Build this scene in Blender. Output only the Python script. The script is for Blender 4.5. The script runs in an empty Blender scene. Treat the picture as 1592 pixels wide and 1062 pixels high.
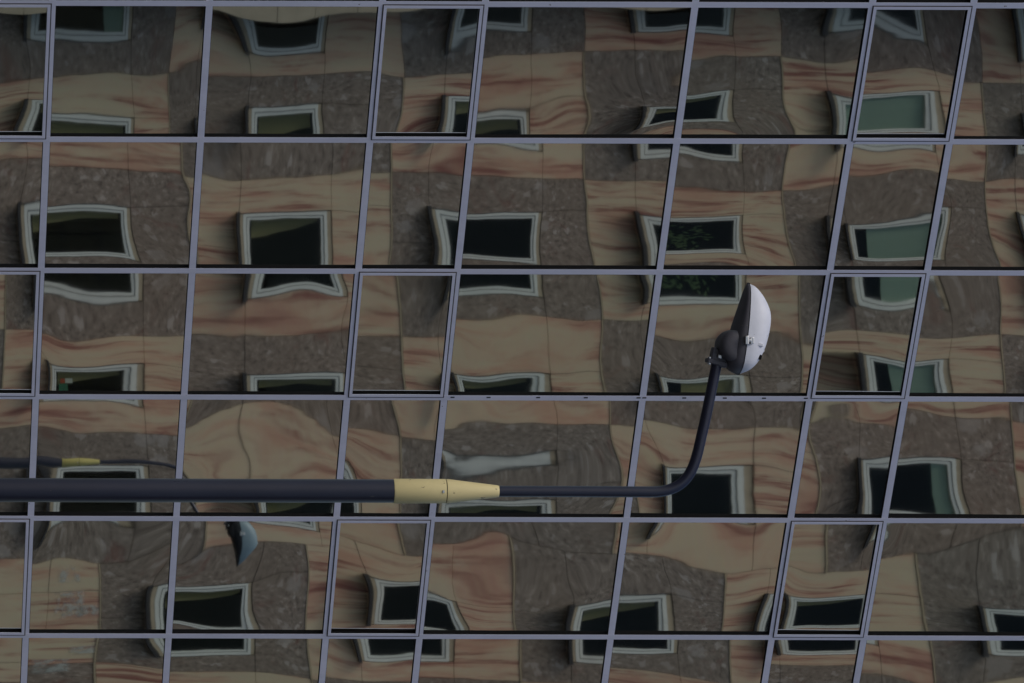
import bpy, bmesh, math, random
import numpy as np
from mathutils import Vector, Matrix
random.seed(7)
S = bpy.context.scene
C = S.collection

# ------------------------------------------------------------------ camera
# the photograph was taken with the camera turned on its side: world up is picture right
F = 7500.0; W, H = 1592.0, 1062.0
XH = -352.0; Y0 = 531.0; ROLL = 0.0027; CAMZ = 1.6
cam = bpy.data.objects.new('camera', bpy.data.cameras.new('camera'))
C.objects.link(cam); S.camera = cam
cam.data.sensor_width = 36; cam.data.sensor_fit = 'HORIZONTAL'
cam.data.lens = F / W * 36
cam.data.shift_x = (W / 2 - XH) / W
cam.data.clip_start = 0.5; cam.data.clip_end = 2000
ca, sa = math.cos(ROLL), math.sin(ROLL)
RX = Vector((-sa, 0, ca))      # picture right
UP = Vector((-ca, 0, -sa))     # picture up
cam.matrix_world = Matrix(((RX.x, UP.x, 0, 0), (RX.y, UP.y, -1, 0), (RX.z, UP.z, 0, CAMZ), (0, 0, 0, 1)))

# ------------------------------------------------------------------ world, sun, exposure
wd = bpy.data.worlds.new('World'); S.world = wd; wd.use_nodes = True
nt = wd.node_tree
sky = nt.nodes.new('ShaderNodeTexSky'); sky.sky_type = 'NISHITA'; sky.sun_disc = False
SUN_EL, SUN_AZ = math.radians(52), math.radians(-138)      # azimuth clockwise from +Y
sky.sun_elevation = SUN_EL; sky.sun_rotation = SUN_AZ
sky.air_density = 1.0; sky.dust_density = 3.0; sky.ozone_density = 1.5
bgn = nt.nodes['Background']; nt.links.new(sky.outputs[0], bgn.inputs[0]); bgn.inputs[1].default_value = 0.09
sd = bpy.data.lights.new('sun', 'SUN'); sd.energy = 0.9; sd.angle = math.radians(25); sd.color = (1, .96, .9)
sun = bpy.data.objects.new('sun', sd); C.objects.link(sun)
dirn = Vector((math.sin(SUN_AZ) * math.cos(SUN_EL), math.cos(SUN_AZ) * math.cos(SUN_EL), math.sin(SUN_EL)))
sun.rotation_euler = dirn.to_track_quat('Z', 'Y').to_euler(); sun.location = (-20, 0, 40)
S.view_settings.view_transform = 'Standard'; S.view_settings.look = 'None'
S.view_settings.exposure = 0.10; S.view_settings.gamma = 1.0; S.view_settings.use_curve_mapping = False

# ------------------------------------------------------------------ helpers
def img_pt(px, py, d):
    dx, dy = px - XH, py - Y0
    return Vector((0, d, CAMZ)) + (RX * dx - UP * dy) * (d / F)

def mesh_obj(name, verts, faces, mat=None, parent=None, smooth=False):
    me = bpy.data.meshes.new(name); me.from_pydata([tuple(v) for v in verts], [], faces); me.update()
    if mat: me.materials.append(mat)
    if smooth:
        me.polygons.foreach_set('use_smooth', [True] * len(me.polygons))
    o = bpy.data.objects.new(name, me); C.objects.link(o)
    if parent: o.parent = parent
    return o

def inst(name, me, parent, loc):
    o = bpy.data.objects.new(name, me); C.objects.link(o); o.parent = parent; o.location = loc
    return o

def box_v(x0, x1, y0, y1, z0, z1):
    return [(x0, y0, z0), (x1, y0, z0), (x1, y1, z0), (x0, y1, z0), (x0, y0, z1), (x1, y0, z1), (x1, y1, z1), (x0, y1, z1)]
BF = [(0, 3, 2, 1), (4, 5, 6, 7), (0, 1, 5, 4), (1, 2, 6, 5), (2, 3, 7, 6), (3, 0, 4, 7)]
def boxes(name, bl, mat, parent=None):
    v = []; f = []
    for b in bl:
        n = len(v); v += box_v(*b); f += [tuple(i + n for i in q) for q in BF]
    return mesh_obj(name, v, f, mat, parent)
def bevel(o, w, seg=2):
    m = o.modifiers.new('bevel', 'BEVEL'); m.width = w; m.segments = seg; m.limit_method = 'ANGLE'
    return o
def empty(name, loc, rz=0, label=None, cat=None, group=None):
    o = bpy.data.objects.new(name, None); C.objects.link(o); o.location = loc; o.rotation_euler = (0, 0, rz)
    if label: o['label'] = label; o['category'] = cat
    if group: o['group'] = group
    return o

# ------------------------------------------------------------------ materials
def mat(name, base=(.5, .5, .5), rough=.5, metal=0.0, spec=.5):
    m = bpy.data.materials.new(name); m.use_nodes = True
    b = m.node_tree.nodes['Principled BSDF']
    b.inputs['Base Color'].default_value = (*base, 1); b.inputs['Roughness'].default_value = rough
    b.inputs['Metallic'].default_value = metal; b.inputs['Specular IOR Level'].default_value = spec
    return m
class G:
    def __init__(s, m): s.t = m.node_tree; s.b = s.t.nodes.get('Principled BSDF')
    def n(s, typ, **kw):
        x = s.t.nodes.new(typ)
        for k, v in kw.items():
            if k in x.inputs.keys(): x.inputs[k].default_value = v
            else: setattr(x, k, v)
        return x
    def l(s, a, b): s.t.links.new(a, b)
    def ramp(s, src, stops, interp='LINEAR'):
        r = s.t.nodes.new('ShaderNodeValToRGB'); r.color_ramp.interpolation = interp
        while len(r.color_ramp.elements) < len(stops): r.color_ramp.elements.new(.5)
        for e, (p, c) in zip(r.color_ramp.elements, stops):
            e.position = p; e.color = (*c, 1) if len(c) == 3 else c
        s.l(src, r.inputs[0]); return r.outputs[0]
    def mix(s, f, a, b, mode='MIX'):
        m = s.t.nodes.new('ShaderNodeMix'); m.data_type = 'RGBA'; m.blend_type = mode
        for i, x in ((0, f), (6, a), (7, b)):
            if hasattr(x, 'links'): s.l(x, m.inputs[i])
            else: m.inputs[i].default_value = x if i == 0 else (*x, 1)
        return m.outputs[2]
    def math(s, op, a, b=0.0):
        m = s.t.nodes.new('ShaderNodeMath'); m.operation = op
        for i, x in ((0, a), (1, b)):
            if hasattr(x, 'links'): s.l(x, m.inputs[i])
            else: m.inputs[i].default_value = x
        return m.outputs[0]

def add_dirt(m, amount=.25, scale=8, stretch=(1, 1, 1)):
    g = G(m); base = tuple(g.b.inputs['Base Color'].default_value)[:3]
    tc = g.n('ShaderNodeNewGeometry'); mp = g.n('ShaderNodeMapping', Scale=stretch); g.l(tc.outputs['Position'], mp.inputs[0])
    no = g.n('ShaderNodeTexNoise', Scale=scale, Detail=6.0, Roughness=.65); g.l(mp.outputs[0], no.inputs[0])
    f = g.ramp(no.outputs[0], [(.35, (0, 0, 0)), (.75, (1, 1, 1))])
    dk = tuple(c * (1 - amount) for c in base)
    g.l(g.mix(f, base, dk), g.b.inputs['Base Color'])
    r0 = g.b.inputs['Roughness'].default_value
    g.l(g.math('MULTIPLY_ADD', no.outputs[0], .25), g.b.inputs['Roughness'])
    g.t.nodes[-1].inputs[2].default_value = max(r0 - .12, .05)
    return m

alu = add_dirt(mat('anodised_aluminium', (.80, .81, .95), .40, .3), .16, 5, (1, 1, .25))
alu_dark = mat('aluminium_groove', (.05, .045, .05), .6)
gasket = mat('black_rubber', (.004, .004, .005), .8, 0, .15)
dark_back = mat('dark_backing', (.01, .01, .012), .9)

# mirror-coated tinted glass, with a fine float-glass ripple
glass = mat('mirror_glass', (.84, .865, .80), .012, 1.0)
g = G(glass)
geo = g.n('ShaderNodeNewGeometry'); oi = g.n('ShaderNodeObjectInfo')
vm = g.n('ShaderNodeVectorMath', operation='MULTIPLY'); g.l(oi.outputs['Random'], vm.inputs[0]); vm.inputs[1].default_value = (37, 91, 53)
va = g.n('ShaderNodeVectorMath', operation='ADD'); g.l(geo.outputs['Position'], va.inputs[0]); g.l(vm.outputs[0], va.inputs[1])
mp = g.n('ShaderNodeMapping', Scale=(2.2, 2.2, 1.2)); g.l(va.outputs[0], mp.inputs[0])
no = g.n('ShaderNodeTexNoise', Scale=2.2, Detail=1.5, Roughness=.4); g.l(mp.outputs[0], no.inputs[0])
bp = g.n('ShaderNodeBump', Strength=1.0, Distance=.00005); g.l(no.outputs[0], bp.inputs['Height'])
g.l(bp.outputs[0], g.b.inputs['Normal'])
n2 = g.n('ShaderNodeTexNoise', Scale=1.3, Detail=4.0); g.l(va.outputs[0], n2.inputs[0])
g.l(g.mix(g.ramp(n2.outputs[0], [(.3, (0, 0, 0)), (.7, (1, 1, 1))]), (.88, .90, .85), (.80, .83, .80)), g.b.inputs['Base Color'])
bc = g.b.inputs['Base Color'].links[0].from_socket
tv = g.ramp(oi.outputs['Random'], [(0, (.93, .95, .93)), (.5, (1, 1, 1)), (1, (.97, .93, .90))])
g.l(g.mix(1.0, bc, tv, 'MULTIPLY'), g.b.inputs['Base Color'])
# a thin film of dust with rain tracks running down the pane
m3 = g.n('ShaderNodeMapping', Scale=(14, 14, .5)); g.l(va.outputs[0], m3.inputs[0])
n3 = g.n('ShaderNodeTexNoise', Scale=1.4, Detail=5.0, Roughness=.65); g.l(m3.outputs[0], n3.inputs[0])
df = g.n('ShaderNodeBsdfDiffuse'); df.inputs[0].default_value = (.22, .22, .20, 1)
ms_ = g.n('ShaderNodeMixShader'); g.l(g.ramp(n3.outputs[0], [(.35, (.002,) * 3), (.72, (.016,) * 3)]), ms_.inputs[0])
g.l(g.b.outputs[0], ms_.inputs[1]); g.l(df.outputs[0], ms_.inputs[2]); g.l(ms_.outputs[0], g.t.nodes['Material Output'].inputs[0])

# cladding stones: position noise, offset by the seed every cell's panels carry
def stone(name):
    m = bpy.data.materials.new(name); m.use_nodes = True; g = G(m)
    geo = g.n('ShaderNodeTexCoord'); at = g.n('ShaderNodeAttribute', attribute_type='OBJECT', attribute_name='seed')
    geo2 = g.n('ShaderNodeNewGeometry')
    vm = g.n('ShaderNodeVectorMath', operation='MULTIPLY'); g.l(at.outputs['Fac'], vm.inputs[0]); vm.inputs[1].default_value = (13.1, 7.7, 4.3)
    va = g.n('ShaderNodeVectorMath', operation='ADD'); g.l(geo2.outputs['Position'], va.inputs[0]); g.l(vm.outputs[0], va.inputs[1])
    return m, g, va.outputs[0], at.outputs['Fac']
sandstone, g, P, seed = stone('veined_sandstone')
wn = g.n('ShaderNodeTexNoise', Scale=.55, Detail=2.0); g.l(P, wn.inputs[0])
wv = g.n('ShaderNodeVectorMath', operation='MULTIPLY'); g.l(wn.outputs['Color'], wv.inputs[0]); wv.inputs[1].default_value = (.14, .14, 0)
pa = g.n('ShaderNodeVectorMath', operation='ADD'); g.l(P, pa.inputs[0]); g.l(wv.outputs[0], pa.inputs[1])
m1 = g.n('ShaderNodeMapping', Scale=(1.5, 1.5, .22)); g.l(pa.outputs[0], m1.inputs[0])
v1 = g.n('ShaderNodeTexNoise', Scale=2.6, Detail=5.0, Roughness=.62); g.l(m1.outputs[0], v1.inputs[0])
m2 = g.n('ShaderNodeMapping', Scale=(4.6, 4.6, .13)); g.l(pa.outputs[0], m2.inputs[0])
v2 = g.n('ShaderNodeTexNoise', Scale=2.4, Detail=4.0, Roughness=.6); g.l(m2.outputs[0], v2.inputs[0])
broad = g.ramp(v1.outputs[0], [(.38, (.52, .435, .30)), (.50, (.53, .405, .28)), (.59, (.50, .315, .215)), (.70, (.43, .235, .17))])
veins = g.ramp(v2.outputs[0], [(.50, (0, 0, 0)), (.57, (.55, .55, .55)), (.64, (1, 1, 1))])
redmask = g.math('MULTIPLY', veins, g.ramp(v1.outputs[0], [(.43, (.05, .05, .05)), (.55, (1, 1, 1))]))
col = g.mix(redmask, broad, (.23, .085, .065))
gr = g.n('ShaderNodeTexNoise', Scale=30.0, Detail=3.0); g.l(P, gr.inputs[0])
col = g.mix(g.ramp(gr.outputs[0], [(.3, (.86, .86, .86)), (.7, (1.06, 1.06, 1.06))]), (0, 0, 0), col) if False else g.mix(.10, col, gr.outputs['Color'], 'OVERLAY')
tn = g.ramp(seed, [(0, (.93, .95, .92)), (.5, (1.0, .97, .94)), (1, (1, 1, .98))])
g.l(g.mix(1.0, col, tn, 'MULTIPLY'), g.b.inputs['Base Color']); g.b.inputs['Roughness'].default_value = .7

granite, g, P, seed = stone('grey_conglomerate')
m0 = g.n('ShaderNodeMapping', Scale=(1, 1, .75)); g.l(P, m0.inputs[0])
a1 = g.n('ShaderNodeTexNoise', Scale=13.0, Detail=6.0, Roughness=.8, Distortion=.1); g.l(m0.outputs[0], a1.inputs[0])
base = g.ramp(a1.outputs[0], [(.37, (.075, .055, .040)), (.47, (.19, .155, .124)), (.56, (.235, .195, .160)), (.65, (.43, .37, .305))])
vo = g.n('ShaderNodeTexVoronoi', Scale=6.5, Randomness=1.0); 
wp = g.n('ShaderNodeTexNoise', Scale=9.0, Detail=3.0); g.l(P, wp.inputs[0])
ws = g.n('ShaderNodeVectorMath', operation='MULTIPLY'); g.l(wp.outputs['Color'], ws.inputs[0]); ws.inputs[1].default_value = (.22, .22, .22)
wa = g.n('ShaderNodeVectorMath', operation='ADD'); g.l(m0.outputs[0], wa.inputs[0]); g.l(ws.outputs[0], wa.inputs[1]); g.l(wa.outputs[0], vo.inputs[0])
sz = g.n('ShaderNodeSeparateColor'); g.l(vo.outputs['Color'], sz.inputs[0])
thr = g.math('MULTIPLY', g.math('GREATER_THAN', sz.outputs[0], .80), g.ramp(vo.outputs['Distance'], [(.30, (1, 1, 1)), (.42, (0, 0, 0))]))
col = g.mix(g.math('MULTIPLY', thr, .8), base, (.42, .38, .34))
v3 = g.n('ShaderNodeTexVoronoi', Scale=2.6); g.l(wa.outputs[0], v3.inputs[0]); s3 = g.n('ShaderNodeSeparateColor'); g.l(v3.outputs['Color'], s3.inputs[0])
big = g.math('MULTIPLY', g.math('GREATER_THAN', s3.outputs[1], .86), g.ramp(v3.outputs['Distance'], [(.30, (1, 1, 1)), (.45, (0, 0, 0))]))
col = g.mix(g.math('MULTIPLY', big, .6), col, (.36, .33, .30))
rn = g.n('ShaderNodeTexNoise', Scale=1.6, Detail=8.0, Roughness=.75, Distortion=1.0); g.l(P, rn.inputs[0])
col = g.mix(g.ramp(rn.outputs[0], [(.56, (0, 0, 0)), (.68, (.8, .8, .8))]), col, (.17, .07, .05))
br = g.n('ShaderNodeTexNoise', Scale=.7, Detail=2.0); g.l(P, br.inputs[0])
col = g.mix(g.ramp(br.outputs[0], [(.35, (0, 0, 0)), (.65, (.45, .45, .45))]), col, (.19, .145, .105))
tn = g.ramp(seed, [(0, (.90, .93, .93)), (1, (1.06, 1.0, .96))])
g.l(g.mix(1.0, col, tn, 'MULTIPLY'), g.b.inputs['Base Color']); g.b.inputs['Roughness'].default_value = .6

pale = mat('pale_limestone', (.36, .32, .235), .75); add_dirt(pale, .25, 2)
joint = mat('joint_mortar', (.10, .085, .07), .9)  # even dark mortar colour for joints and wall core
edge_stone = add_dirt(mat('buff_edge_stone', (.40, .33, .22), .75), .2, 4)
white_pvc = add_dirt(mat('white_window_frame', (.64, .66, .60), .45), .14, 3, (1, 1, 1))
sillm = add_dirt(mat('dark_stone_sill', (.02, .02, .022), .6), .3, 6)
room = mat('room_wall', (.27, .235, .12), .9)
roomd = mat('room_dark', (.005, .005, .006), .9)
blindm = add_dirt(mat('teal_blind', (.30, .40, .35), .8), .12, 1.2, (1, 1, .3))
leafm = mat('indoor_leaf', (.07, .12, .04), .6)
redm = mat('red_plastic', (.5, .09, .04), .5); whitem = mat('white_paper', (.6, .6, .57), .7); greenm = mat('green_plastic', (.03, .15, .09), .5)

wglass = bpy.data.materials.new('window_glass'); wglass.use_nodes = True; g = G(wglass)
tr = g.n('ShaderNodeBsdfTransparent'); tr.inputs[0].default_value = (.86, .88, .85, 1)
gl = g.n('ShaderNodeBsdfGlossy'); gl.inputs['Roughness'].default_value = .02; gl.inputs[0].default_value = (.9, .95, 1, 1)
mx = g.n('ShaderNodeMixShader'); mx.inputs[0].default_value = .008
g.l(tr.outputs[0], mx.inputs[1]); g.l(gl.outputs[0], mx.inputs[2]); g.l(mx.outputs[0], g.t.nodes['Material Output'].inputs[0])

stain_shade = bpy.data.materials.new('run_off_dirt_shade'); stain_shade.use_nodes = True; g = G(stain_shade)  # run-off dirt, with the sill's shade painted into the same streaks
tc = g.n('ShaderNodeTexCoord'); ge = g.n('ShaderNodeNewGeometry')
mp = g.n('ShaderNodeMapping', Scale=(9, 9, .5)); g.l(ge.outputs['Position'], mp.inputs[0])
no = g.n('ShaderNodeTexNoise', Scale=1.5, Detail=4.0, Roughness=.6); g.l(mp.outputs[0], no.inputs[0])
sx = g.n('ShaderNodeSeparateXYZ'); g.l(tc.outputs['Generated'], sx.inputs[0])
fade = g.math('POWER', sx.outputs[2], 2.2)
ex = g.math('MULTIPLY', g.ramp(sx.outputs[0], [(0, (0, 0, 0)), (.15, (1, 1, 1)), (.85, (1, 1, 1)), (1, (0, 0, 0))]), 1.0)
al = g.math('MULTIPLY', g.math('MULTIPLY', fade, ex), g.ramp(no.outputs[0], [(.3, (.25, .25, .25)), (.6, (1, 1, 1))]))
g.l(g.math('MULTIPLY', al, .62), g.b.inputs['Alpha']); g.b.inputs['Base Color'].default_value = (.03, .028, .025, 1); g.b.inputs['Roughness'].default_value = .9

def chips(m, col, thr=.68, scale=30, stretch=(1, 1, .4)):
    g = G(m); src = g.b.inputs['Base Color'].links[0].from_socket
    ge = g.n('ShaderNodeNewGeometry'); mp = g.n('ShaderNodeMapping', Scale=stretch); g.l(ge.outputs['Position'], mp.inputs[0])
    no = g.n('ShaderNodeTexNoise', Scale=scale, Detail=3.0, Roughness=.7); g.l(mp.outputs[0], no.inputs[0])
    g.l(g.mix(g.ramp(no.outputs[0], [(thr, (0, 0, 0)), (thr + .02, (1, 1, 1))]), src, col), g.b.inputs['Base Color'])
    bp = g.n('ShaderNodeBump', Strength=.25, Distance=.002); g.l(no.outputs[0], bp.inputs['Height']); g.l(bp.outputs[0], g.b.inputs['Normal'])
    return m
polem = add_dirt(mat('dark_navy_pole_paint', (.015, .017, .036), .32), .3, 5, (1, 1, .3))
yel = add_dirt(mat('pale_yellow_paint', (.78, .66, .33), .5), .16, 4, (1, 1, .4))
housm = add_dirt(mat('dark_grey_housing', (.075, .072, .085), .5), .25, 14)
coverm = add_dirt(mat('white_lamp_cover', (.66, .68, .75), .5), .10, 10)
chips(yel, (.22, .17, .09), .69, 34); chips(polem, (.05, .05, .055), .70, 26, (1, 1, .25)); chips(coverm, (.25, .24, .22), .70, 38); chips(housm, (.14, .13, .12), .70, 40)
chips(alu, (.30, .28, .30), .72, 16, (1, 1, .6))
steel = mat('zinc_steel', (.55, .55, .55), .35, .9)
lensm = mat('lamp_lens', (.35, .36, .36), .1)

# ------------------------------------------------------------------ ground
gm = add_dirt(mat('asphalt', (.055, .055, .055), .9), .3, 3)
pm = add_dirt(mat('paving', (.22, .21, .20), .85), .25, 2)
o = mesh_obj('ground', [(-400, -400, 0), (400, -400, 0), (400, 400, 0), (-400, 400, 0)], [(0, 1, 2, 3)], gm); o['kind'] = 'structure'

# ------------------------------------------------------------------ the curtain wall
DW = 39.0
PHI = math.atan(F / (10960 - 531))
cp, sp_ = math.cos(PHI), math.sin(PHI)
w_ = Vector((cp, sp_, 0)); n_in = Vector((-sp_, cp, 0)); p0 = Vector((0, DW, 0))
tower = empty('glass_office_building', p0, PHI, 'office building with mirror glass curtain wall in lilac grey aluminium frames', 'building')
def ray(px, py):
    return (img_pt(px, py, 1.0) - Vector((0, 0, CAMZ)))
CAMP = Vector((0, 0, CAMZ))
def on_wall(px, py):
    d = ray(px, py); t = (p0 - CAMP).dot(n_in) / d.dot(n_in); return CAMP + d * t
def to_local(q): r = q - p0; return r.dot(w_), r.z
yb = [215.8, 418.3, 615.2, 804.2, 987.2]
sk = [to_local(on_wall(796, y))[0] for y in yb]
ds = (sk[-1] - sk[0]) / 4
s_lines = [sk[0] + ds * (k) for k in range(-3, 9)]       # index 3 = y 215
top = [81, 322, 588, 750, 1077, 1353, 1512]; bot = [37, 260.5, 505.5, 648, 942.5, 1190, 1330.5]
zc = []
for a, b in zip(top, bot):
    x = a + (b - a) * (531 - 4) / 1058; zc.append(to_local(on_wall(x, 531))[1])
dz = [zc[i + 1] - zc[i] for i in range(6)]
z_lines = [zc[0] - dz[2] - dz[4] - dz[3], zc[0] - dz[2] - dz[4], zc[0] - dz[2]] + zc + [zc[-1] + dz[3], zc[-1] + dz[3] + dz[4], zc[-1] + dz[3] + dz[4] + dz[2]]
MW = .0245; TW = .0265      # half widths of mullion and transom faces
z0, z1 = z_lines[0], z_lines[-1]
bevs = []
for k, s in enumerate(s_lines):
    boxes('mullion', [(s - MW, s + MW, -.025, -.0215, z0 - .1, z1 + .1)], alu, tower)
boxes('gasket', [(s - MW - .003, s + MW + .003, -.0215, .02, z0 - .1, z1 + .1) for s in s_lines] +
      [(s_lines[k] + MW + .004, s_lines[k + 1] - MW - .004, -.0195, .02, z - TW - .003, z + TW + .003) for k in range(11) for z in z_lines], gasket, tower)
for z in z_lines:
    for k in range(11):
        boxes('transom', [(s_lines[k] + MW + .0008, s_lines[k + 1] - MW - .0008, -.0235, -.0195, z - TW, z + TW)], alu, tower)
# backing, so that the wall has a body
boxes('wall_core', [(s_lines[0] - .3, s_lines[-1] + .3, .06, .6, 0, z1 + .5)], dark_back, tower)
boxes('plinth', [(s_lines[0] - .3, s_lines[-1] + .3, -.03, .055, 0, z0 - .12)], pm, tower)
# drain holes along one mullion
for x in (703, 759, 836, 910, 992, 1001, 1063, 1126, 1187, 1252):
    q = to_local(on_wall(x, 615 + (x - 796) * .0027))
    boxes('drain_hole', [(sk[2] - .007, sk[2] + .003, -.0272, -.0245, q[1] - .016, q[1] + .016)], gasket, tower)

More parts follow.
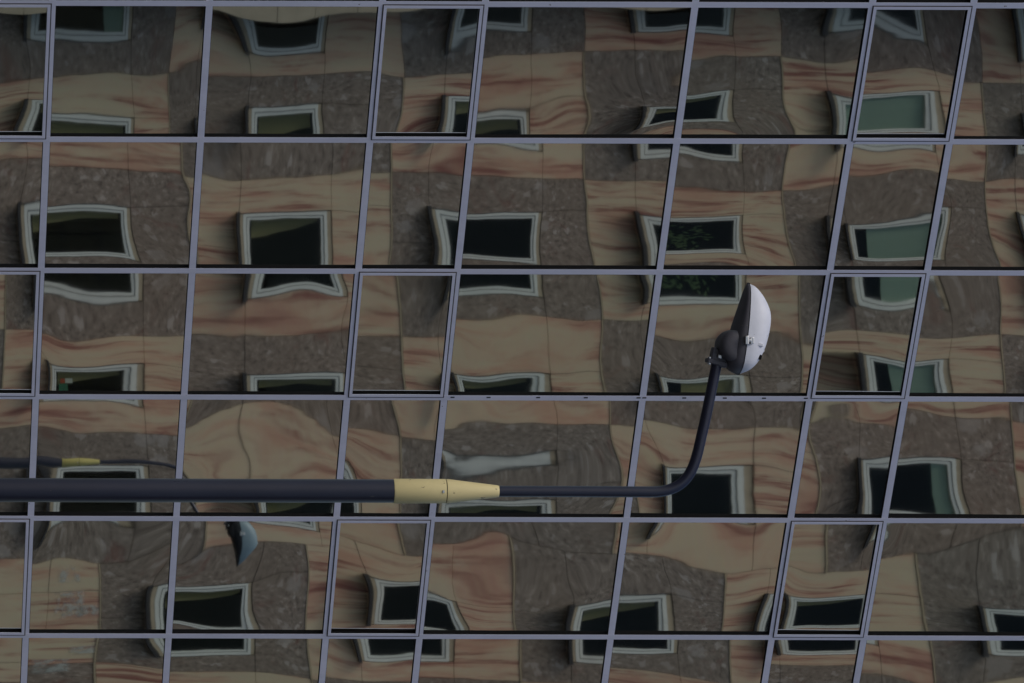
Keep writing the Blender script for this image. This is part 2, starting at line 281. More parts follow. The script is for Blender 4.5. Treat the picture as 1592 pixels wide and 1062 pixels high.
# --- measured reflections: (picture x, y) -> (facade x, y) in the same scale, pane by pane
CP = {
 (0, 0): [(38,59,45,49),(45,125,45,79),(42,154,45,131),(0,130,0,79),(60,62,65,49),(60,154,62,131),(60,118,60,79),(0,22,0,5),(60,22,62,3)],
 (0, 1): [(202,62,200,49),(85,60,85,49),(206,10,200,7),(85,119,85,79),(263,112,293,79),(272,12,293,8),(264,206,293,165),(204,114,200,79),(209,182,200,131),(81,174,82,131)],
 (0, 2): [(383,77,360,49),(504,77,515,49),(357,24,360,5),(510,25,515,5),(326,117,320,79),(389,118,360,79),(504,115,515,79),(573,109,575,79),(384,166,360,131),(500,158,515,131),(385,206,360,165),(503,206,515,165)],
 (0, 3): [(616,18,608,4),(628,119,608,79),(616,206,608,175),(733,112,723,79),(696,59,675,49),(690,148,675,131),(682,206,675,218)],
 (0, 4): [(980,72,985,79),(930,76,945,79),(1000,110,1000,104),(950,140,955,118),(860,120,868,106),(825,47,830,49),(755,43,755,49),(904,12,923,15),(908,77,923,79),(914,206,923,185),(751,92,750,79),(825,79,830,79),(1060,69,1070,79),(983,48,990,49),(823,172,830,131),(741,175,750,131),(826,206,830,165),(999,165,990,131),(995,201,990,243),(1048,186,1045,243),(1050,163,1045,131),(977,16,990,6)],
 (0, 5): [(1138,52,1145,49),(1081,49,1090,49),(1075,92,1085,79),(1143,84,1145,79),(1214,82,1238,79),(1336,79,1340,79),(1208,14,1238,15),(1218,119,1238,110),(1238,206,1238,195),(1277,44,1305,49),(1142,136,1145,131),(1143,189,1145,243),(1063,151,1070,131),(1061,192,1070,243),(1285,138,1305,131),(1295,206,1305,200)],
 (0, 6): [(1441,63,1460,49),(1360,26,1370,49),(1344,111,1350,79),(1485,115,1500,79),(1459,138,1460,131),(1471,206,1460,246),(1344,143,1345,131),(1332,205,1340,243)],
 (0, 7): [(1518,32,1553,30),(1526,123,1553,79),(1534,206,1553,180)],
 (1, 0): [(45,221,50,247),(0,249,0,273),(61,245,61,273),(31,316,45,325),(38,409,45,420)],
 (1, 1): [(110,221,110,248),(190,221,190,248),(79,255,80,273),(198,263,200,273),(284,270,293,273),(283,222,293,228),(203,321,200,325),(75,321,85,325),(221,409,200,440),(75,398,85,437),(299,309,293,318)],
 (1, 2): [(385,221,370,250),(500,221,500,252),(316,269,316,273),(375,277,360,273),(466,273,460,273),(561,255,560,273),(371,330,360,325),(515,325,515,325),(375,409,360,402),(517,409,515,402)],
 (1, 3): [(690,221,690,257),(610,265,608,273),(608,221,608,235),(606,409,608,400),(719,272,720,273),(577,266,577,273),(666,320,675,325),(678,409,675,425)],
 (1, 4): [(844,229,830,243),(760,220,755,243),(740,267,740,273),(844,276,830,273),(908,273,923,273),(1032,275,1035,273),(906,223,923,235),(914,328,923,330),(925,409,923,410),(843,328,830,325),(726,330,730,325),(842,410,830,437),(720,400,725,437),(989,328,990,325),(1003,409,990,415)],
 (1, 5): [(1072,221,1080,226),(1130,221,1122,203),(1154,247,1145,243),(1060,233,1070,243),(1048,285,1060,273),(1156,296,1145,273),(1216,294,1238,273),(1303,279,1310,273),(1230,223,1238,225),(1220,328,1238,320),(1237,409,1238,420),(1156,332,1145,325),(1159,394,1145,437),(1040,338,1050,325),(1036,396,1045,437)],
 (1, 6): [(1345,229,1345,243),(1440,229,1440,244),(1321,271,1325,273),(1459,263,1460,273),(1315,348,1305,325),(1325,400,1305,437),(1447,320,1430,325),(1435,401,1430,437)],
 (1, 7): [(1482,222,1470,247),(1477,316,1460,325),(1469,400,1460,437),(1534,276,1553,273),(1471,273,1470,273),(1534,225,1553,230),(1556,409,1553,410)],
 (2, 0): [(8,511,-22,467),(55,511,45,467),(6,560,-22,515)],
 (2, 1): [(222,466,200,437),(146,473,140,437),(75,460,80,437),(223,424,200,395),(71,519,75,467),(223,521,200,467),(285,521,275,467),(76,564,45,519),(225,563,200,519),(78,607,45,570),(227,607,200,570)],
 (2, 2): [(381,464,360,437),(541,460,515,437),(480,447,455,437),(385,424,360,395),(529,424,515,395),(302,519,310,467),(379,517,360,467),(543,511,530,467),(381,582,360,519),(535,577,510,519),(383,608,360,560)],
 (2, 3): [(618,424,608,420),(626,521,608,467),(632,608,608,560),(559,521,560,467),(691,522,690,467),(693,463,675,437)],
 (2, 4): [(844,460,830,437),(840,424,830,400),(713,459,715,437),(710,494,715,467),(850,490,830,467),(937,492,923,467),(1006,493,1000,467),(929,424,923,410),(934,550,923,505),(943,608,923,565),(704,579,675,519),(856,580,830,519),(860,608,830,570),(712,608,675,570),(1006,469,990,437),(996,424,990,385)],
 (2, 5): [(1159,470,1145,437),(1027,470,1030,437),(1160,424,1145,380),(1021,519,1030,467),(1195,511,1180,467),(1245,508,1238,467),(1243,424,1238,400),(1246,608,1238,570),(1019,580,990,519),(1164,582,1145,519),(1029,608,990,565),(1170,608,1145,565)],
 (2, 6): [(1322,465,1305,437),(1425,471,1415,437),(1316,424,1305,385),(1286,515,1290,467),(1417,515,1410,467),(1336,548,1305,519),(1409,559,1390,519),(1344,608,1305,590)],
 (2, 7): [(1464,447,1460,437),(1431,521,1425,467),(1555,515,1553,467),(1551,424,1553,410),(1563,608,1553,590),(1476,554,1460,519),(1483,608,1460,590),(1423,558,1410,519)],
 (3, 0): [(0,718,0,706),(45,716,45,704),(0,666,0,661),(45,659,40,661)],
 (3, 1): [(68,717,46,706),(120,717,92,705),(83,623,60,631),(182,623,160,631),(61,663,50,661),(227,673,200,661),(277,673,260,661),(85,726,45,713),(231,724,200,713),(77,792,45,800),(237,796,200,815)],
 (3, 2): [(292,663,300,661),(365,627,350,661),(448,629,430,661),(515,669,515,661),(472,746,450,713),(402,768,362,713),(400,783,360,735),(350,742,345,692),(425,738,400,696),(519,795,500,765),(330,793,332,779),(298,742,298,738)],
 (3, 3): [(685,622,672,646),(610,621,608,640),(624,677,608,661),(624,795,608,740),(543,664,545,661),(675,681,675,661),(551,730,515,713)],
 (3, 4): [(760,622,755,650),(694,669,700,661),(868,659,830,661),(951,657,923,661),(992,659,975,661),(949,621,923,635),(965,716,923,700),(953,792,923,770),(867,695,830,713),(690,722,675,713),(750,703,735,713),(850,697,818,713),(750,720,735,722),(850,716,818,722),(750,733,735,718),(850,729,818,718),(750,748,735,709),(850,745,818,709),(750,762,735,707),(850,760,818,707),(866,776,830,713),(790,778,765,713),(867,796,830,745),(780,796,755,745),(850,622,822,648)],
 (3, 5): [(1045,622,1030,634),(1150,622,1140,637),(1002,651,990,661),(1128,661,1120,661),(1174,659,1145,661),(1247,647,1238,661),(1031,722,990,713),(1176,719,1145,713),(1035,795,990,800),(1178,795,1145,800)],
 (3, 6): [(1350,622,1340,647),(1261,653,1238,661),(1338,653,1305,661),(1399,641,1370,661),(1272,793,1238,770),(1336,710,1305,713),(1338,793,1305,795),(1389,704,1355,713)],
 (3, 7): [(1450,622,1440,645),(1411,629,1385,661),(1571,637,1553,661),(1496,710,1460,713),(1508,793,1460,795),(1399,710,1380,713),(1579,724,1553,725)],
 (4, 0): [(3,870,-10,855),(38,868,35,855)],
 (4, 1): [(55,875,50,855),(156,875,168,855),(158,976,168,985),(75,822,45,825),(243,813,200,825),(238,911,235,907),(235,978,235,985)],
 (4, 2): [(320,852,293,855),(347,840,328,852),(393,842,364,855),(476,844,483,855),(476,976,483,985),(393,905,390,907),(273,911,275,907),(408,978,390,1000),(273,968,275,1019),(355,985,355,1019)],
 (4, 3): [(621,810,608,825),(633,862,608,855),(656,863,635,855),(572,893,550,907),(575,970,550,1019),(651,903,640,907),(646,970,640,1019)],
 (4, 4): [(800,870,799,882),(700,880,700,881),(900,880,885,877),(740,848,742,862),(860,850,850,856),(675,843,680,855),(791,823,798,855),(805,976,798,985),(710,936,705,907),(731,976,705,990),(666,915,660,907),(896,939,865,907),(950,928,935,907),(886,976,865,960),(963,827,923,825)],
 (4, 5): [(975,856,960,855),(1046,868,1044,858),(1120,869,1109,855),(1214,869,1200,855),(1126,975,1113,985),(1034,811,1000,828),(1178,811,1145,825),(1055,921,1028,907),(1059,976,1026,980),(965,924,940,907),(1010,922,985,907),(985,955,962,945),(1040,955,1012,945),(1194,921,1180,907)],
 (4, 6): [(1227,880,1215,855),(1288,880,1238,855),(1354,880,1330,855),(1223,923,1180,907),(1345,923,1320,907),(1235,976,1200,1012),(1339,976,1320,1019),(1350,841,1305,825)],
 (4, 7): [(1380,823,1340,825),(1464,811,1440,825),(1425,856,1428,855),(1442,975,1428,985),(1374,864,1385,855),(1524,942,1495,907),(1532,976,1495,960)],
 (5, 1): [(156,991,168,985),(246,1020,235,1019),(231,993,235,990)],
 (5, 2): [(398,991,390,985),(398,1016,390,1019),(270,1021,275,1019),(481,993,483,990),(486,1046,483,1040)],
 (5, 3): [(562,1026,550,1019),(552,991,550,990),(640,1024,640,1019)],
 (5, 4): [(813,993,798,990),(813,1056,798,1049),(660,1026,660,1019),(708,1010,705,1000)],
 (5, 5): [(1057,991,1020,985),(1055,1014,1020,1019),(954,1013,925,1019),(1137,991,1113,985),(1139,1058,1113,1049)],
 (5, 6): [(1212,1015,1180,1019),(1333,1015,1320,1019),(1206,991,1180,985)],
 (5, 7): [(1368,999,1335,1019),(1448,989,1428,985),(1457,1058,1428,1049),(1536,1013,1495,1019),(1528,990,1495,985)],
}
DEBUG = False
DV = 88.0; KV = DV / F
def reflect_pt(q): return q - 2 * (q - p0).dot(n_in) * n_in
def reflect_dir(v): return v - 2 * v.dot(n_in) * n_in

def fit_pane(sa_, sb, za, zb, pts, ns=21, nz=25, lam3=8e-6, lam2=1e-6):
    """height field (m) of a bulged pane whose mirror image sends each measured point where it was seen"""
    hs, hz = (sb - sa_) / (ns - 1), (zb - za) / (nz - 1)
    N = ns * nz; idx = lambda i, j: i * nz + j
    rows = []; rhs = []
    for px, py, fx, fy in pts:
        q = on_wall(px, py); s, z = to_local(q)
        T = reflect_pt(img_pt(fx, fy, DV))
        r = (T - q).normalized(); d = (q - CAMP).normalized(); n = (r - d).normalized()
        ns_, ny_, nz_ = n.dot(w_), n.dot(n_in), n.z
        fi = min(max((s - sa_) / hs, .001), ns - 1.001); fj = min(max((z - za) / hz, .001), nz - 1.001)
        i, j = int(fi), int(fj); u, v = fi - i, fj - j
        ra = np.zeros(N); rb = np.zeros(N)
        ra[idx(i + 1, j)] += (1 - v) / hs; ra[idx(i, j)] -= (1 - v) / hs; ra[idx(i + 1, j + 1)] += v / hs; ra[idx(i, j + 1)] -= v / hs
        rb[idx(i, j + 1)] += (1 - u) / hz; rb[idx(i, j)] -= (1 - u) / hz; rb[idx(i + 1, j + 1)] += u / hz; rb[idx(i + 1, j)] -= u / hz
        rows += [ra, rb]; rhs += [ns_ / ny_, nz_ / ny_]
    A = np.array(rows); b = np.array(rhs)
    M = A.T @ A; y = A.T @ b
    def reg(stencil, wgt):
        R = np.zeros(N)
        for k, c in stencil: R[k] += c
        nzr = np.nonzero(R)[0]; M[np.ix_(nzr, nzr)] += wgt * np.outer(R[nzr], R[nzr])
    cell = hs * hz
    for i in range(ns):
        for j in range(nz):
            if i + 3 < ns: reg([(idx(i, j), -1), (idx(i+1, j), 3), (idx(i+2, j), -3), (idx(i+3, j), 1)], lam3 * cell / hs ** 6)
            if j + 3 < nz: reg([(idx(i, j), -1), (idx(i, j+1), 3), (idx(i, j+2), -3), (idx(i, j+3), 1)], lam3 * cell / hz ** 6)
            if i + 2 < ns and j + 1 < nz:
                reg([(idx(i, j), 1), (idx(i+1, j), -2), (idx(i+2, j), 1), (idx(i, j+1), -1), (idx(i+1, j+1), 2), (idx(i+2, j+1), -1)], 3 * lam3 * cell / (hs ** 4 * hz ** 2))
            if i + 1 < ns and j + 2 < nz:
                reg([(idx(i, j), 1), (idx(i, j+1), -2), (idx(i, j+2), 1), (idx(i+1, j), -1), (idx(i+1, j+1), 2), (idx(i+1, j+2), -1)], 3 * lam3 * cell / (hs ** 2 * hz ** 4))
            if i + 2 < ns: reg([(idx(i, j), 1), (idx(i+1, j), -2), (idx(i+2, j), 1)], lam2 * cell / hs ** 4)
            if j + 2 < nz: reg([(idx(i, j), 1), (idx(i, j+1), -2), (idx(i, j+2), 1)], lam2 * cell / hz ** 4)
            if i + 1 < ns and j + 1 < nz: reg([(idx(i, j), 1), (idx(i+1, j), -1), (idx(i, j+1), -1), (idx(i+1, j+1), 1)], 2 * lam2 * cell / (hs * hz) ** 2)
    M += np.eye(N) * 1e-9
    h = np.linalg.solve(M, y)
    if DEBUG: e = (A @ h - b) * 8500; print('FIT', [(p[0], p[1], round(e[2*i]), round(e[2*i+1])) for i, p in enumerate(pts) if abs(e[2*i]) > 6 or abs(e[2*i+1]) > 6], round((h.max() - h.min()) * 1000, 1))
    h -= h.mean()
    return h.reshape(ns, nz)

def pane(k, j):
    """k: bay index (0 = leftmost bay), j: storey band index"""
    a, b = s_lines[k] + MW - .001, s_lines[k + 1] - MW + .001
    c, d = z_lines[j] + TW - .001, z_lines[j + 1] - TW + .001
    row = k - 2; colx = j - 2
    vent = (row % 2 == 0) and (colx in (0, 3, 6, 9))
    pts = CP.get((row, colx))
    cs, cz = (a + b) / 2, (c + d) / 2
    if pts:
        ns, nz = 21, 25
        h = fit_pane(a, b, c, d, pts, ns, nz)
        v = [(a + (b - a) * i / (ns - 1) - cs, -h[i, jj], c + (d - c) * jj / (nz - 1) - cz) for i in range(ns) for jj in range(nz)]
        f = [(i * nz + jj, (i + 1) * nz + jj, (i + 1) * nz + jj + 1, i * nz + jj + 1) for i in range(ns - 1) for jj in range(nz - 1)]
        o = mesh_obj('glass_pane', v, f, glass, tower, True)
    else:
        ts, tz = random.uniform(-.002, .002), random.uniform(-.002, .002)
        v = [((x) , -(ts * x + tz * z), z) for x, z in ((a - cs, c - cz), (b - cs, c - cz), (b - cs, d - cz), (a - cs, d - cz))]
        o = mesh_obj('glass_pane', v, [(0, 1, 2, 3)], glass, tower)
    o.location = (cs, .004, cz)
    if vent:
        # opening light: a second slim frame standing proud, with a dark groove round it
        A, B, Cc, D = a - .012, b + .012, c - .012, d + .012
        def ring(i0, i1, y0, y1):
            return [(A + i0, A + i1, y0, y1, Cc + i0, D - i0), (B - i1, B - i0, y0, y1, Cc + i0, D - i0),
                    (A + i1, B - i1, y0, y1, Cc + i0, Cc + i1), (A + i1, B - i1, y0, y1, D - i1, D - i0)]
        fr = boxes('vent_frame', [(x0 - cs, x1 - cs, y0, y1, q0 - cz, q1 - cz) for x0, x1, y0, y1, q0, q1 in ring(.0, .024, -.031, -.026)], alu, tower)
        fr.location = (cs, 0, cz)
        boxes('vent_gasket', [(x0 - cs, x1 - cs, y0, y1, q0 - cz, q1 - cz) for x0, x1, y0, y1, q0, q1 in ring(.002, .022, -.0258, -.002)], gasket, fr)
        gr_ = boxes('groove', [(x0 - cs, x1 - cs, y0, y1, q0 - cz, q1 - cz) for x0, x1, y0, y1, q0, q1 in ring(-.009, -.0002, -.0275, -.0255)], alu_dark, fr)
for k in range(11):
    for j in range(len(z_lines) - 1):
        pane(k, j)

# ------------------------------------------------------------------ the stone building the glass mirrors
ax = reflect_dir(Vector((1, 0, 0))); out = reflect_dir(Vector((0, -1, 0)))     # along the facade, out of it
org = reflect_pt(img_pt(XH, Y0, DV)); org.z = 0
# local frame: x = -along, y = -out, z = up  (right handed)
lx = -ax; ly = -out
rz = math.atan2(lx.y, lx.x)
assert abs(Vector((-lx.y, lx.x, 0)).dot(ly) - 1) < 1e-4, 'handedness'
hall = empty('stone_clad_building', org, rz, 'building clad in checkered grey and red veined stone, mirrored in the glass wall', 'building')
def fu(U): return -(U - Y0) * KV             # facade picture y -> local x
def fv(V): return CAMZ + (V - XH) * KV       # facade picture x -> local z
PER, HGT, SHIFT = 315.0, 194.0, -125.0
def Lc(c, r): return 45 + PER * c + (SHIFT if r >= 4 else 0)
pcache = {}
def panel(u0, u1, v0, v1, m, seed, y=0.0, th=.05, parent=hall, name='stone_panel', gap=.0035):
    wd_, ht = (u1 - u0) * KV - 2 * gap, (v1 - v0) * KV - 2 * gap
    key = (round(wd_, 4), round(ht, 4), m.name)
    if key not in pcache:
        e = .004; a, b = wd_ / 2, ht / 2
        v = [(-a, 0, -b), (a, 0, -b), (a, 0, b), (-a, 0, b), (-a + e, -e, -b + e), (a - e, -e, -b + e), (a - e, -e, b - e), (-a + e, -e, b - e),
             (-a, th, -b), (a, th, -b), (a, th, b), (-a, th, b)]
        f = [(4, 5, 6, 7), (0, 1, 5, 4), (1, 2, 6, 5), (2, 3, 7, 6), (3, 0, 4, 7), (0, 8, 9, 1), (1, 9, 10, 2), (2, 10, 11, 3), (3, 11, 8, 0)]
        me = bpy.data.meshes.new(name); me.from_pydata(v, [], f); me.update(); me.materials.append(m); pcache[key] = me
    o = inst(name, pcache[key], parent, ((fu(u0) + fu(u1)) / 2, y + random.uniform(-.004, .004), (fv(v0) + fv(v1)) / 2))
    o['seed'] = seed
    return o

WH, WV = 112 * KV / 2, 155 * KV / 2            # half opening, across and up
def ringb(a, b, t, y0, y1, tb=None, tt=None):
    tb = tb or t; tt = tt or t
    return [(-a, -a + t, y0, y1, -b, b), (a - t, a, y0, y1, -b, b), (-a + t, a - t, y0, y1, -b, -b + tb), (-a + t, a - t, y0, y1, b - tt, b)]
def mk(name, bl, m):
    o = boxes(name, bl, m); me = o.data; bpy.data.objects.remove(o); return me
me_frame = mk('window', ringb(WH - .014, WV - .085, .058, .006, .10), white_pvc)
me_lintel = mk('lintel', [(-WH + .014, WH - .014, .01, .10, WV - .083, WV - .012), (-WH + .014, WH - .014, .01, .10, -WV + .004, -WV + .083)], edge_stone)
me_line = mk('frame_seal', ringb(WH - .0725, WV - .1435, .014, .03, .11), mat('grey_seal', (.11, .11, .10), .8))
me_sash = mk('sash', ringb(WH - .0870, WV - .158, .045, .02, .10), white_pvc)
me_pane = mk('window_pane', [(-WH + .129, WH - .129, .05, .056, -WV + .20, WV - .20)], wglass)
me_sill = mk('sill', [(-WH - .03, WH + .03, -.15, .05, -WV - .05, -WV + .012)], sillm)
bev = bmesh.new()
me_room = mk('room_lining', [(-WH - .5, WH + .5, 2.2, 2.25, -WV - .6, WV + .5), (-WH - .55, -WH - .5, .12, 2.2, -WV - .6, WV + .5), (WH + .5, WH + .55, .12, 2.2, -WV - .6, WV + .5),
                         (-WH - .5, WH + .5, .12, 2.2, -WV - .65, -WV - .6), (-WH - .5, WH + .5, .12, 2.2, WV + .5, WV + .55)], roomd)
me_ceil = mk('curtain', [(.12, WH + .2, .30, .32, -WV + .2, WV)], room)  # olive panel made up to show a lit room surface, no fabric
me_lit_panel = mk('curtain', [(-WH + .05, WH - .05, .26, .28, -WV + .1, WV)], room)  # wider panel for the same lit room surface
me_stain_shade = None
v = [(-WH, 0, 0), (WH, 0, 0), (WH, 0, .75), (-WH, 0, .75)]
ms = bpy.data.meshes.new('dirt_shade_streak'); ms.from_pydata(v, [], [(0, 1, 2, 3)]); ms.materials.append(stain_shade); me_stain_shade = ms

BLIND = {(4, 0): (.0, 1.0, 0), (4, 1): (.22, 1.0, 0), (4, 2): (.22, 1.0, 0), (3, 2): (.3, 1, 1), (0, -1): (.72, 1, 0), (4, 3): (.84, 1, 0)}
def window(c, r, L, T):
    cx, cz = fu(T + 56), fv(L + 77.5)
    wn_ = inst('window', me_frame, hall, (cx, 0, cz))
    for nm, me in (('lintel', me_lintel), ('frame_seal', me_line), ('sash', me_sash), ('window_pane', me_pane), ('sill', me_sill), ('room_lining', me_room)):
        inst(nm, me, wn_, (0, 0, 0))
    # the four reveals of the opening
    inst('dirt_shade_streak', me_stain_shade, wn_, (0, -.018, -WV - .825))
    rr = random.Random(c * 31 + r * 7 + 5)
    if (c, r) in BLIND:
        f0, f1, olive = BLIND[(c, r)]
        zz0 = -WV + .2 + f0 * (2 * WV - .4); zz1 = -WV + .2 + f1 * (2 * WV - .4)
        boxes('blind', [(-WH + .12, WH - .12, .075, .08, zz0, zz1)], blindm if not olive else room, wn_)
    elif rr.random() < .72:
        # slanting olive panel added in place of the room's lit side wall
        a = rr.uniform(.14, .42); b = rr.uniform(.05, .35); top_ = WH - .12
        x_hi = top_; z_lo = -WV + .25; z_hi = WV - .25; zm = z_lo + (z_hi - z_lo) * rr.uniform(.45, .9)
        vs = [(x_hi, .16, z_lo), (x_hi, .16, z_hi), (x_hi - b * .6, .16, z_hi), (x_hi - a * .55, .16, zm), (x_hi - a, .16, z_lo)]
        vs2 = [(x, y + .02, z) for x, y, z in vs]; n = len(vs)
        fs = [tuple(range(n))[::-1], tuple(range(n, 2 * n))] + [(i, (i + 1) % n, n + (i + 1) % n, n + i) for i in range(n)]
        mesh_obj('curtain', vs + vs2, fs, room, wn_)  # added panel, reads as the lit inner wall
    return wn_

for r in range(-1, 6):
    for c in range(-1, 6):
        L = Lc(c, r); Tr = 79 + HGT * r; T = Tr + 52
        x0, x1 = L - 67, L + 248
        u0, u1 = Tr, Tr + HGT
        m = sandstone if (c + r) % 2 == 0 else granite
        sd_ = ((c * 7 + r * 13) % 17) / 17.0
        if r == 5 or c == -1 and r > 0 and False: pass
        e = 3.0       # buff edge fillet along one side of every bay
        if (c + r) % 2 == 0 and c < 5 and False: pass
        if r == -1: panel(u0, u1, x0, L, m, sd_); panel(u0, u1, L + 155, x1, m, sd_)
        else:
            panel(u0, T + 56, x0, L, m, sd_); panel(T + 56, u1, x0, L, m, sd_)
            panel(u0, T, L + 155, x1 - e, m, sd_); panel(T, u1, L + 155, x1 - e, m, sd_)
            panel(u0, u1, x1 - e, x1, edge_stone, sd_, y=-.015, name='edge_fillet', gap=.003)
        panel(u0, T, L, L + 155, m, sd_); panel(T + 112, u1, L, L + 155, m, sd_)
        if r >= 4 and c <= 0: panel(T, T + 112, L, L + 155, m, sd_)
        else: window(c, r, L, T)
# body of the building, with an opening behind every window (built as bands round the rooms)
body = []
yb0, yb1 = .056, .5
VZ0, VZ1 = fv(45 - PER * 1 - 200), fv(45 + PER * 6 + 100)
for r in range(-1, 6):
    Tr = 79 + HGT * r; T = Tr + 52
    xa, xb = fu(T + 112), fu(T)
    body.append((fu(Tr + HGT), xa, yb0, .118, 0, VZ1)); body.append((xb, fu(Tr), yb0, .118, 0, VZ1))
    zs = [0]
    for c in range(-1, 6):
        L = Lc(c, r); zs += [fv(L), fv(L + 155)]
    zs.append(VZ1)
    for i in range(0, len(zs), 2): body.append((xa, xb, yb0, .118, zs[i], zs[i + 1]))
boxes('wall_core', body, joint, hall)
xlo, xhi = fu(79 + HGT * 6), fu(79 - HGT)
boxes('main_block', [(xlo - 8, xhi + 6, 3.0, 16, 0, VZ1 + .6), (xlo - 8, xlo - .01, .0, 3.0, 0, VZ1 + .6), (xhi + .01, xhi + 6, 0, 3.0, 0, VZ1 + .6), (xlo, xhi, .0, 3.0, VZ1 + .01, VZ1 + .6)], edge_stone, hall)
# projecting wing at the near end, in small pale slabs
ue = 6
wing = boxes('projecting_wing', [(fu(ue) + .045, fu(ue) + 6, -.55, -.02, 0, VZ1)], joint, hall)
v0_ = -110; i = 0
while v0_ < 1700:
    panel(ue - 60, ue, v0_, v0_ + 74, pale, .5, y=-.60, name='pale_slab'); v0_ += 74; i += 1

# plant in one of the windows, papers in another
def window_at(c, r): return Vector((fu(79 + HGT * r + 52 + 56), 0, fv(Lc(c, r) + 77.5)))
rr = random.Random(3)
pv = []; pf = []
c0_ = window_at(3, 1)
for i in range(150):
    p = Vector((rr.gauss(-.05, .22), .12 + rr.uniform(0, .14), rr.gauss(-.25, .3)))
    if abs(p.x) > WH - .16 or abs(p.z) > WV - .26: continue
    a = rr.uniform(0, 6.28); d1 = Vector((math.cos(a), .2, math.sin(a))) * .055; d2 = Vector((-math.sin(a), 0, math.cos(a))) * .02
    n = len(pv); pv += [p - d1, p + d2, p + d1, p - d2]; pf.append((n, n + 1, n + 2, n + 3))
pl = empty('indoor_plant', (0, 0, 0), 0, 'leafy green plant behind the window glass in the stone building', 'plant')
pl.parent = None; pl.matrix_world = hall.matrix_basis.copy(); pl.location = org; pl.rotation_euler = (0, 0, rz)
bpy.context.view_layer.update()
pl.matrix_world = Matrix.Translation(org) @ Matrix.Rotation(rz, 4, 'Z') @ Matrix.Translation(c0_)
lv = mesh_obj('leaf_cluster', pv, pf, leafm, pl)
sv = boxes('stem', [(-.01, .01, .2, .22, -WV + .05, .0), (-.08, -.065, .2, .215, -WV + .05, -.1)], leafm, pl)
pot = boxes('pot', [(-.14, .14, .13, .38, -WV - .3, -WV + .08)], room, pl)

# things on the inner sill of one window
def hall_pt(U, V, y): return (fu(U), y, fv(V))
hm = Matrix.Translation(org) @ Matrix.Rotation(rz, 4, 'Z')
bx_ = empty('storage_box', (0, 0, 0), 0, 'little box in red, white and green inside the window above the reflected pole', 'box')
bx_.matrix_world = hm @ Matrix.Translation(hall_pt(519 + 48, 45 + 34, .09))
boxes('body', [(-.10, .12, 0, .12, -.10, .16)], greenm, bx_)
boxes('red_side', [(.13, .25, 0, .05, -.06, .08)], redm, bx_); boxes('paper', [(.13, .26, 0, .05, .09, .30)], whitem, bx_)
# worn pale patches on the lowest sandstone panels
patchm = bpy.data.materials.new('pale_residue'); patchm.use_nodes = True; g = G(patchm)
ge = g.n('ShaderNodeNewGeometry'); tc = g.n('ShaderNodeTexCoord')
no = g.n('ShaderNodeTexNoise', Scale=5.0, Detail=6.0, Roughness=.7); g.l(ge.outputs['Position'], no.inputs[0])
sx = g.n('ShaderNodeSeparateXYZ'); g.l(tc.outputs['Generated'], sx.inputs[0])
ed = lambda o: g.ramp(o, [(0, (0, 0, 0)), (.12, (1, 1, 1)), (.88, (1, 1, 1)), (1, (0, 0, 0))])
al = g.math('MULTIPLY', g.math('MULTIPLY', ed(sx.outputs[0]), ed(sx.outputs[2])), g.ramp(no.outputs[0], [(.42, (0, 0, 0)), (.56, (.6, .6, .6))]))
g.l(al, g.b.inputs['Alpha']); g.b.inputs['Base Color'].default_value = (.50, .53, .49, 1); g.b.inputs['Roughness'].default_value = .9
for u0, u1, v0, v1 in ((862, 892, 88, 132), (905, 962, 84, 140), (935, 958, 128, 166), (1000, 1024, 135, 166), (1032, 1075, 95, 140)):
    mesh_obj('residue_patch', [hall_pt(u0, v0, -.016), hall_pt(u1, v0, -.016), hall_pt(u1, v1, -.016), hall_pt(u0, v1, -.016)], [(0, 1, 2, 3)], patchm, hall)

# ------------------------------------------------------------------ street lamps
def tube(name, pts, rad, m, parent, seg=24, cap=True):
    """pts: (a, z) in the lamp's own plane; a = away from the pole along the arm"""
    v = []; f = []; n = len(pts)
    for i, p in enumerate(pts):
        p = Vector(p); t = (Vector(pts[min(i + 1, n - 1)]) - Vector(pts[max(i - 1, 0)])).normalized()
        side = Vector((0, 1, 0)); up = t.cross(side).normalized(); r = rad[i] if hasattr(rad, '__len__') else rad
        for k in range(seg):
            th = 2 * math.pi * k / seg; v.append(p + side * math.cos(th) * r + up * math.sin(th) * r)
    for i in range(n - 1):
        for k in range(seg):
            k2 = (k + 1) % seg; f.append((i * seg + k, i * seg + k2, (i + 1) * seg + k2, (i + 1) * seg + k))
    if cap: f.append(tuple(range(seg))); f.append(tuple(range((n - 1) * seg, n * seg))[::-1])
    o = mesh_obj(name, v, f, m, parent, True)
    md = o.modifiers.new('edges', 'EDGE_SPLIT'); md.split_angle = math.radians(40)
    return o
ML = 33.75 / F      # metres per picture pixel at the first lamp
PX, PY = 700.0, 763.5
def A_(px, py): return ((PY - py) * ML, (px - XH) * ML)   # -> (along arm, height above camera)
def interp(t, tab):
    """smooth curve through the table (Catmull-Rom slopes, cubic between)"""
    X = [a for a, _ in tab]; Y = [b for _, b in tab]; n = len(X)
    if t <= X[0]: return Y[0]
    if t >= X[-1]: return Y[-1]
    i = max(k for k in range(n - 1) if X[k] <= t)
    def sl(k):
        if k == 0: return (Y[1] - Y[0]) / (X[1] - X[0])
        if k == n - 1: return (Y[-1] - Y[-2]) / (X[-1] - X[-2])
        return (Y[k + 1] - Y[k - 1]) / (X[k + 1] - X[k - 1])
    h = X[i + 1] - X[i]; q = (t - X[i]) / h
    return (2*q**3 - 3*q*q + 1) * Y[i] + (q**3 - 2*q*q + q) * h * sl(i) + (3*q*q - 2*q**3) * Y[i + 1] + (q**3 - q*q) * h * sl(i + 1)
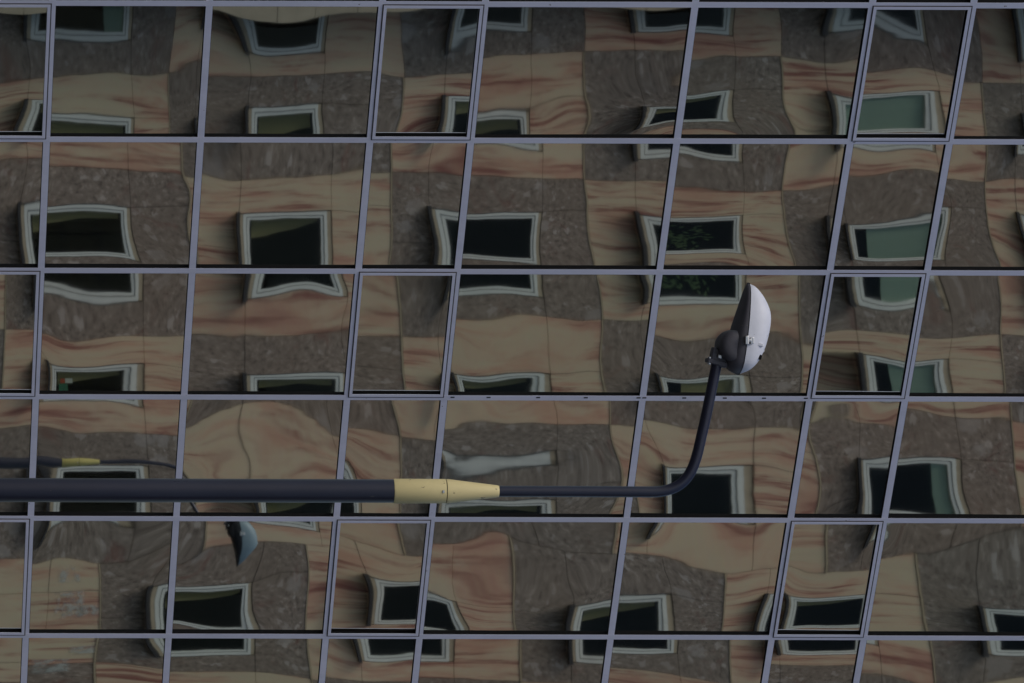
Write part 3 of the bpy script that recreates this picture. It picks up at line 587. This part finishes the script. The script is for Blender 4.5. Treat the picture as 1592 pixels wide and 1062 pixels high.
def loft(name, y_tip, y_end, hfun, wfun, sign, m, parent, n=40, seg=28, off=0.0, A_=A_):
    v = []; f = []
    for i in range(n + 1):
        t = .5 - .5 * math.cos(math.pi * i / n)
        py = y_tip + (y_end - y_tip) * t
        sx_ = 1164 + (1148 - 1164) * ((py - 440) / 140) + off
        h, w = max(hfun(py), .05), max(wfun(py), .002)
        for k in range(seg + 1):
            th = math.pi * k / seg
            cx_ = math.copysign(abs(math.cos(th)) ** .8, math.cos(th)); sn = math.sin(th) ** .75 if math.sin(th) > 0 else 0
            a, z = A_(sx_ + sign * h * sn, py)
            v.append((a, w * cx_, z))
    m1 = seg + 1
    for i in range(n):
        for k in range(seg): f.append((i * m1 + k, i * m1 + k + 1, (i + 1) * m1 + k + 1, (i + 1) * m1 + k))
        f.append((i * m1 + seg, i * m1, (i + 1) * m1, (i + 1) * m1 + seg))
    o = mesh_obj(name, v, f, m, parent, True)
    bm = bmesh.new(); bm.from_mesh(o.data); bmesh.ops.recalc_face_normals(bm, faces=bm.faces); bm.to_mesh(o.data); bm.free()
    md = o.modifiers.new('edges', 'EDGE_SPLIT'); md.split_angle = math.radians(50)
    return o

def make_lamp(label, rise=0.0, reach=0.0, housm=housm, coverm=coverm, big=1.0, yel=yel):
    def A_(px, py):
        k = min(max((763 - py) / 197, 0), 1)
        return ((PY - py + reach * k) * ML, (px + rise * k - XH) * ML)
    root = empty('street_lamp', (0, 0, 0), 0, label, 'street lamp')
    R = root
    zb = -CAMZ / ML + XH     # picture x where the lamp meets the ground
    pole = tube('pole', [(0, 0, A_(zb, PY)[1]), (0, 0, A_(613, PY)[1])], [19.5 * ML, 18.2 * ML], polem, R, 40)
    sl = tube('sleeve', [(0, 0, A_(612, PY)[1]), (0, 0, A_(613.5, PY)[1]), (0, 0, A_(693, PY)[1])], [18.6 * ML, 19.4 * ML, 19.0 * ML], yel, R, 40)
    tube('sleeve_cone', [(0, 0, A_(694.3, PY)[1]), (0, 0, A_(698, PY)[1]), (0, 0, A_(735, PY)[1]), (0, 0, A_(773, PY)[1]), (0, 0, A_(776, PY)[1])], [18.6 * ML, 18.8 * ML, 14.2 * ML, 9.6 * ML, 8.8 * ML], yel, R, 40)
    tube('seam', [(0, 0, A_(692.5, PY)[1]), (0, 0, A_(694.8, PY)[1])], [18.0 * ML, 18.0 * ML], gasket, sl, 40)
    for ang in (200, 250):
        pass
    boxes('rivet', [(-2 * ML, 2 * ML, 18.9 * ML - .01, 18.9 * ML + .006, A_(686, PY)[1], A_(689, PY)[1])], steel, sl)
    boxes('base_plate', [(-.2, .2, -.2, .2, A_(zb, PY)[1], A_(zb, PY)[1] + .03)], polem, R)
    boxes('access_door', [(-.055, .055, 19.5 * ML - .03, 19.5 * ML + .004, A_(zb, PY)[1] + .6, A_(zb, PY)[1] + 1.05)], polem, R)
    # arm: straight, quarter bend, slightly leaning run
    path = [(760, 763.5), (900, 763.5), (1010, 763.8)]
    P0, P1, P2, P3 = (1010, 763.8), (1066, 764.5), (1078, 735), (1088, 690)
    for i in range(1, 17):
        t = i / 16; path.append(tuple((1 - t) ** 3 * p + 3 * (1 - t) ** 2 * t * q + 3 * (1 - t) * t * t * r_ + t ** 3 * s_ for p, q, r_, s_ in zip(P0, P1, P2, P3)))
    path += [(1097, 650), (1106, 606), (1114, 566)]
    pts = [(A_(x, y)[0], 0, A_(x, y)[1]) for x, y in path]
    tube('arm', pts, [8.6 * ML if i < 3 else 8.6 * ML + (8.2 - 8.6) * ML * (i / len(pts)) for i in range(len(pts))], polem, R, 24)
    # luminaire
    cov = [(440, .2), (443, 7), (450, 15), (462, 25), (483, 36), (503, 38.5), (530, 36), (546, 32), (562, 25), (574, 14), (580, .5)]
    hou = [(438, 3), (450, 6), (466, 9), (480, 12), (503, 17), (520, 20), (540, 23), (555, 24), (567, 22), (575, 15), (580, 5), (582, 1)]
    wid = [(440, .012), (446, .06), (460, .105), (490, .15), (530, .165), (560, .145), (572, .10), (580, .03)]
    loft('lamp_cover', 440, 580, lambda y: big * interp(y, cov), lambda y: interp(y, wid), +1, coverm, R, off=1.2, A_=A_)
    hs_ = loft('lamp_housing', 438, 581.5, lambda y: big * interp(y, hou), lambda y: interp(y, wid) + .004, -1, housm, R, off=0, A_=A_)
    # clamp that grips the arm
    def quad_box(name, pl_, y0, y1, m, parent):
        n = len(pl_); v = [(A_(x, y)[0], y0, A_(x, y)[1]) for x, y in pl_] + [(A_(x, y)[0], y1, A_(x, y)[1]) for x, y in pl_]
        f = [tuple(range(n)), tuple(range(n, 2 * n))[::-1]] + [(i, n + i, n + (i + 1) % n, (i + 1) % n) for i in range(n)]
        o = mesh_obj(name, v, f, m, parent)
        bm = bmesh.new(); bm.from_mesh(o.data); bmesh.ops.recalc_face_normals(bm, faces=bm.faces); bm.to_mesh(o.data); bm.free()
        bevel(o, .005); return o
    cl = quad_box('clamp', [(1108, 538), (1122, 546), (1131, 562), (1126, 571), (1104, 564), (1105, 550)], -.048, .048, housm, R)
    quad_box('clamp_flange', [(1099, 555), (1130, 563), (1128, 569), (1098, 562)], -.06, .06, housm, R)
    quad_box('bolt', [(1114, 549), (1120, 551), (1119, 557), (1113, 555)], .045, .068, steel, cl)
    quad_box('bolt', [(1100, 553), (1104, 554), (1103, 566), (1099, 565)], .0, .052, steel, cl)
    # over-centre clip and hinge on the seam
    w0 = interp(527, wid)
    quad_box('clip', [(1150, 521), (1155, 520), (1156, 534), (1150, 534)], w0 - .02, w0 + .030, steel, R)
    quad_box('clip', [(1158, 523), (1164, 523), (1164, 533), (1158, 534)], w0 - .04, w0 + .024, steel, R)
    quad_box('clip', [(1154, 525), (1160, 525), (1160, 530), (1154, 530)], w0 - .02, w0 + .027, steel, R)
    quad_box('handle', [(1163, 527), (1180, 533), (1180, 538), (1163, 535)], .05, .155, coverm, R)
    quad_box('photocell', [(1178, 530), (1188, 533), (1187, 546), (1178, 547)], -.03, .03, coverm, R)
    quad_box('hinge', [(1175, 549), (1180, 551), (1178, 558), (1174, 557)], .0, .12, gasket, R)
    quad_box('screw', [(1191, 478), (1194, 479), (1193.5, 483), (1190.5, 482)], -.01, .01, steel, R)
    # round gear compartment behind the tray, a squat drum lying across the head
    prof = [(0, 0, 25.4), (.4, .07, 25.4), (.5, .10, 25.0), (.8, .122, 23.8), (.9, .136, 21.5), (.95, .146, 17.5), (1, .151, 11)]
    rings = [(-y, r_) for _, y, r_ in prof[::-1]] + [(y, r_) for _, y, r_ in prof[1:]]
    v = []; f = []; n = 40; ac, zc_ = A_(1140, 537)
    for y, r_ in rings:
        for k in range(n):
            th = 2 * math.pi * k / n; v.append((ac + math.cos(th) * r_ * ML, y, zc_ + math.sin(th) * r_ * ML))
    for i in range(len(rings) - 1):
        for k in range(n): f.append((i * n + k, i * n + (k + 1) % n, (i + 1) * n + (k + 1) % n, (i + 1) * n + k))
    f += [tuple(range(n)), tuple(range((len(rings) - 1) * n, len(rings) * n))[::-1]]
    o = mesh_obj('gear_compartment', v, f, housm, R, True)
    bm = bmesh.new(); bm.from_mesh(o.data); bmesh.ops.recalc_face_normals(bm, faces=bm.faces); bm.to_mesh(o.data); bm.free()
    o.modifiers.new('edges', 'EDGE_SPLIT').split_angle = math.radians(35)
    # rubber bead along the joint between cover and housing
    bead = [(440, 2), (447, .07), (460, .105), (490, .15), (530, .165), (560, .145), (572, .10), (580, .03)]
    loft('rim_seal', 438.5, 581.5, lambda y: 1.4, lambda y: interp(y, wid) + .006, +1, gasket, R, off=0, A_=A_)
    return root
def copy_tree(o, parent=None):
    c = o.copy(); C.objects.link(c)
    if parent: c.parent = parent
    for ch in list(o.children): copy_tree(ch, c)
    return c

lamp = make_lamp('navy street lamp with yellow sleeve standing upright in front of the mirror glass')
def place(root, px_line, d, direction, world=None):
    """the lamp's own origin is the camera height on the pole axis; direction = arm's horizontal heading"""
    base = world if world is not None else img_pt(XH, px_line, d)
    root.location = (base.x, base.y, CAMZ)
    root.rotation_euler = (0, 0, math.atan2(direction.y, direction.x))
LD = 33.75
roll_fix = ROLL * (PX - XH) * LD / F
b = img_pt(XH, PY, LD)
place(lamp, None, None, Vector((-1, 0, 0)), Vector((b.x - roll_fix, LD, CAMZ)))
lamp2 = make_lamp('smaller street lamp seen only as a reflection in the glass, with its own yellow sleeve', 135.0, 75.0, mat('shade_darkened_housing', (.016, .017, .02), .6, 0, .2), mat('blue_grey_cover', (.17, .24, .27), .5), 1.45, add_dirt(mat('darker_yellow_paint', (.45, .40, .13), .6), .2, 4))  # housing colour darkened so its sunlit side looks shaded; sleeve a darker yellow
lamp['group'] = lamp2['group'] = 'street lamps with yellow sleeves'
L2D, L2Y = 78.6, 709
lamp2_virtual = img_pt(165, L2Y, L2D); arm_v = Vector((1, 0, 0))
q = reflect_pt(Vector((lamp2_virtual.x, lamp2_virtual.y, 0)))
place(lamp2, None, None, reflect_dir(arm_v), q)
